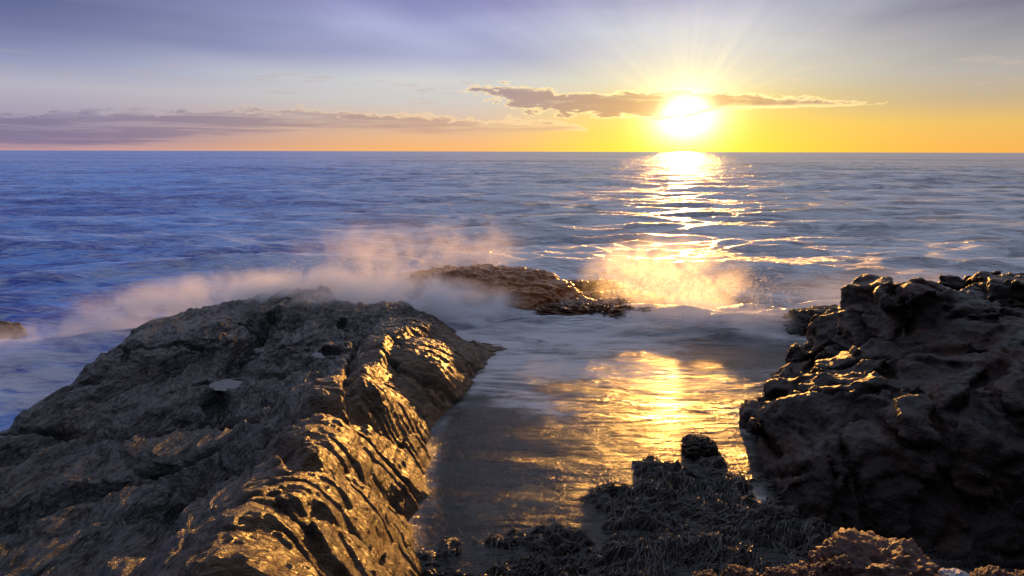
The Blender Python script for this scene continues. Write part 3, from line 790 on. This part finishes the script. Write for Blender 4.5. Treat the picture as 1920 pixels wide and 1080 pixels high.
# silky foam drawn out by the moving water
fl1 = t.noise(t.mapping(P, (.5, 1.7, 1), (0, 0, R(-14))), 1.0, 11, .68, 2.2)
fl2 = t.noise(t.mapping(P, (.8, 4.2, 1), (0, 0, R(10))), 1.7, 10, .70, 1.6)
fpat = t.add(t.mul(fl1, .6), t.mul(fl2, .4))
fm = t.m('MULTIPLY', t.ss(t.add(fpat, t.mul(fo, .11)), .46, .66), t.m('MAXIMUM', t.lin(fo, 0.1, .6, 0, 1.0), t.mul(t.sub(1.0, pl_), .8)), clamp=True)
fd = t.new('ShaderNodeBsdfDiffuse'); fd.inputs[0].default_value = (.80, .80, .84, 1)
ft = t.new('ShaderNodeBsdfTranslucent'); ft.inputs[0].default_value = (.80, .80, .84, 1)
fx = t.new('ShaderNodeMixShader'); fx.inputs[0].default_value = .35; t.L.new(fd.outputs[0], fx.inputs[1]); t.L.new(ft.outputs[0], fx.inputs[2])
fin = t.new('ShaderNodeMixShader'); t.put(fin.inputs[0], t.mul(fm, .8)); t.L.new(wat.outputs[0], fin.inputs[1]); t.L.new(fx.outputs[0], fin.inputs[2])
t.L.new(fin.outputs[0], t.out.inputs[0])
structure(mesh_obj("sea", p3(X, Y, Zs), nf, M_sea, attrs={'pool': pool, 'foam': foam}))

# puddles in the hollows of the slab
m, t = new_mat("still_water"); M_pud = m
bs = t.new('ShaderNodeBsdfPrincipled'); bs.inputs['Base Color'].default_value = (.012, .014, .018, 1); bs.inputs['Roughness'].default_value = .03; bs.inputs['Specular IOR Level'].default_value = .32
t.put(bs.inputs['Normal'], t.bump(t.noise(t.new('ShaderNodeTexCoord').outputs['Object'], 14, 3), .2, .01))
t.L.new(bs.outputs[0], t.out.inputs[0])
for pv_, pf_ in PUDM:
    structure(mesh_obj("puddle", pv_, pf_, M_pud))

# ------------------------------------------------------------------ spray: real mist volumes
def mist_mat(name, dens, scale=1.6, aniso=.55, thr=(.38, .75), stretch=(1, 1, 1), color=(.97, .97, 1.0), lean=0):
    m, t = new_mat(name)
    tc = t.new('ShaderNodeTexCoord'); P = tc.outputs['Object']; Wp = t.new('ShaderNodeNewGeometry').outputs['Position']
    x, y, z = t.sep(P)
    ln = t.new('ShaderNodeVectorMath', operation='LENGTH'); t.put(ln.inputs[0], P)
    fall = t.ss(ln.outputs['Value'], 1.0, .15)
    n = t.noise(t.mapping(Wp, stretch, (0, R(lean), 0)), scale, 6, .64, .8)
    d = t.mul(t.mul(t.ss(n, *thr), fall), dens)
    pv = t.new('ShaderNodeVolumePrincipled'); t.put(pv.inputs['Density'], d); pv.inputs['Color'].default_value = (*color, 1); pv.inputs['Anisotropy'].default_value = aniso
    t.L.new(pv.outputs[0], t.out.inputs['Volume'])
    return m
def mist(label, center, radii, rz, mat, name="spray_mist", tilt=0.0):
    v, f = ico(4)
    me_o = mesh_obj(name, v, f, mat)
    me_o.location = center; me_o.scale = radii; me_o.rotation_euler = (0, tilt, rz)
    tag(me_o, label, "spray", "drifting sea spray", kind="stuff")
    return me_o
Mm1 = mist_mat("mist_low", 7.0, 1.2, .0, (.40, .66), color=(.93, .95, 1.0))
Mm2 = mist_mat("mist_plume", 1.1, 1.4, .25, (.38, .70), (1.2, 1.1, 1.15), lean=20)
Mm3 = mist_mat("mist_wave", 3.4, 1.6, .65, (.38, .70), (1.2, 1.0, .9))
Mm4 = mist_mat("mist_thin", 1.0, .8, .1, (.3, .8))
mist("low pinkish spray running along the seaward edge of the slab", (-4.6, 10.1, .40), (3.6, 1.05, .60), R(24), Mm1)
mist("lavender spray washing over the far end of the slab", (-2.8, 9.6, .50), (2.6, 1.0, .5), R(8), Mm1)
mist("thick lavender spray between the slab and the domed rock", (-1.7, 10.0, .32), (2.2, .9, .55), R(-3), Mm1)
mist("tall orange tinted spray plume thrown up left of the domed rock", (-2.6, 11.5, .8), (2.3, 1.1, 1.15), R(0), Mm2)
mist("thin orange spray drifting over the top of the domed rock", (-.9, 12.6, .9), (1.7, .8, .9), R(0), Mm2)
mist("golden spray blown off the breaking wave on the right", (3.0, 10.8, .45), (1.9, .9, 1.15), R(-7), Mm3)
Mm6 = mist_mat("mist_foot", 2.6, 1.2, .0, (.38, .66), color=(.93, .95, 1.0))
Mm5 = mist_mat("mist_surf", 3.2, 1.6, .0, (.36, .62), (.7, 1.2, 1))
mist("lavender foaming surf rolling in below the golden spray", (3.9, 9.7, .06), (2.2, .65, .40), R(-9), Mm5)
mist("bluish mist over the surf at the left foot of the slab", (-7.3, 8.1, .12), (2.3, 1.1, .42), R(36), Mm6)
mist("pale mist lying behind the big boulder", (7.5, 10.5, .3), (3.6, 1.4, .65), R(0), Mm4)

# ------------------------------------------------------------------ spray droplets
m, t = new_mat("water_droplets"); M_drop = m
d1 = t.new('ShaderNodeBsdfTranslucent'); d1.inputs[0].default_value = (.95, .95, 1, 1)
d2 = t.new('ShaderNodeBsdfTransparent')
d3 = t.new('ShaderNodeBsdfGlossy'); d3.inputs['Roughness'].default_value = .3
mx = t.new('ShaderNodeMixShader'); mx.inputs[0].default_value = .62; t.L.new(d1.outputs[0], mx.inputs[1]); t.L.new(d2.outputs[0], mx.inputs[2])
mx2 = t.new('ShaderNodeMixShader'); mx2.inputs[0].default_value = .2; t.L.new(mx.outputs[0], mx2.inputs[1]); t.L.new(d3.outputs[0], mx2.inputs[2])
t.L.new(mx2.outputs[0], t.out.inputs[0])
def drops(label, n, src, vel, seed, size=(.0016, .0042)):
    r = np.random.default_rng(seed)
    njet = max(12, n // 45)
    u = r.uniform(0, 1, njet)
    S = np.array(src); p0 = np.stack([np.interp(u, np.linspace(0, 1, len(S)), S[:, k]) for k in range(3)], 1) + r.normal(0, .06, (njet, 3)) * [1, 1, .3]
    v0 = np.array(vel) + r.normal(0, 1, (njet, 3)) * [.9, .5, .7]
    j = r.integers(0, njet, n); tt = r.uniform(0, .85, n) ** .9
    pos = p0[j] + v0[j] * tt[:, None] + r.normal(0, .02, (n, 3)); pos[:, 2] -= 4.9 * tt ** 2
    ok = pos[:, 2] > 0; pos = pos[ok]; n = len(pos)
    oc = np.array([[1, 0, 0], [-1, 0, 0], [0, 1, 0], [0, -1, 0], [0, 0, 1], [0, 0, -1]], float)
    of = np.array([[0, 2, 4], [2, 1, 4], [1, 3, 4], [3, 0, 4], [2, 0, 5], [1, 2, 5], [3, 1, 5], [0, 3, 5]])
    sz = r.uniform(*size, n)
    vv = v0[j] + 0; vv = vv[ok]; vv[:, 2] -= 9.8 * tt[ok]
    vv /= np.linalg.norm(vv, axis=1)[:, None]
    V = pos[:, None, :] + oc[None] * sz[:, None, None] * np.array([1, 1, .7]) + (oc[None] @ vv[:, :, None]) * vv[:, None, :] * (sz * r.uniform(1, 9, n))[:, None, None]
    Fc = (np.arange(n) * 6)[:, None, None] + of[None]
    tag(mesh_obj("spray_droplets", V.reshape(-1, 3), Fc.reshape(-1, 3), M_drop), label, "spray", "flying water droplets", kind="stuff")
drops("gold lit droplets flying off the breaking wave on the right", 14000, [(1.8, 10.6, .2), (3.0, 10.4, .5), (4.6, 10.0, .3)], (.5, -.4, 2.6), 91)
drops("orange lit droplets thrown up beside the domed rock", 12000, [(-4.0, 10.6, .2), (-2.2, 10.8, .4), (-.4, 11.6, .7)], (.1, -.3, 2.6), 92)
drops("fine droplets hopping along the seaward edge of the slab", 2600, [(-6.2, 8.2, .3), (-4.2, 9.2, .3), (-1.6, 9.4, .35)], (.0, -.2, 1.6), 93)
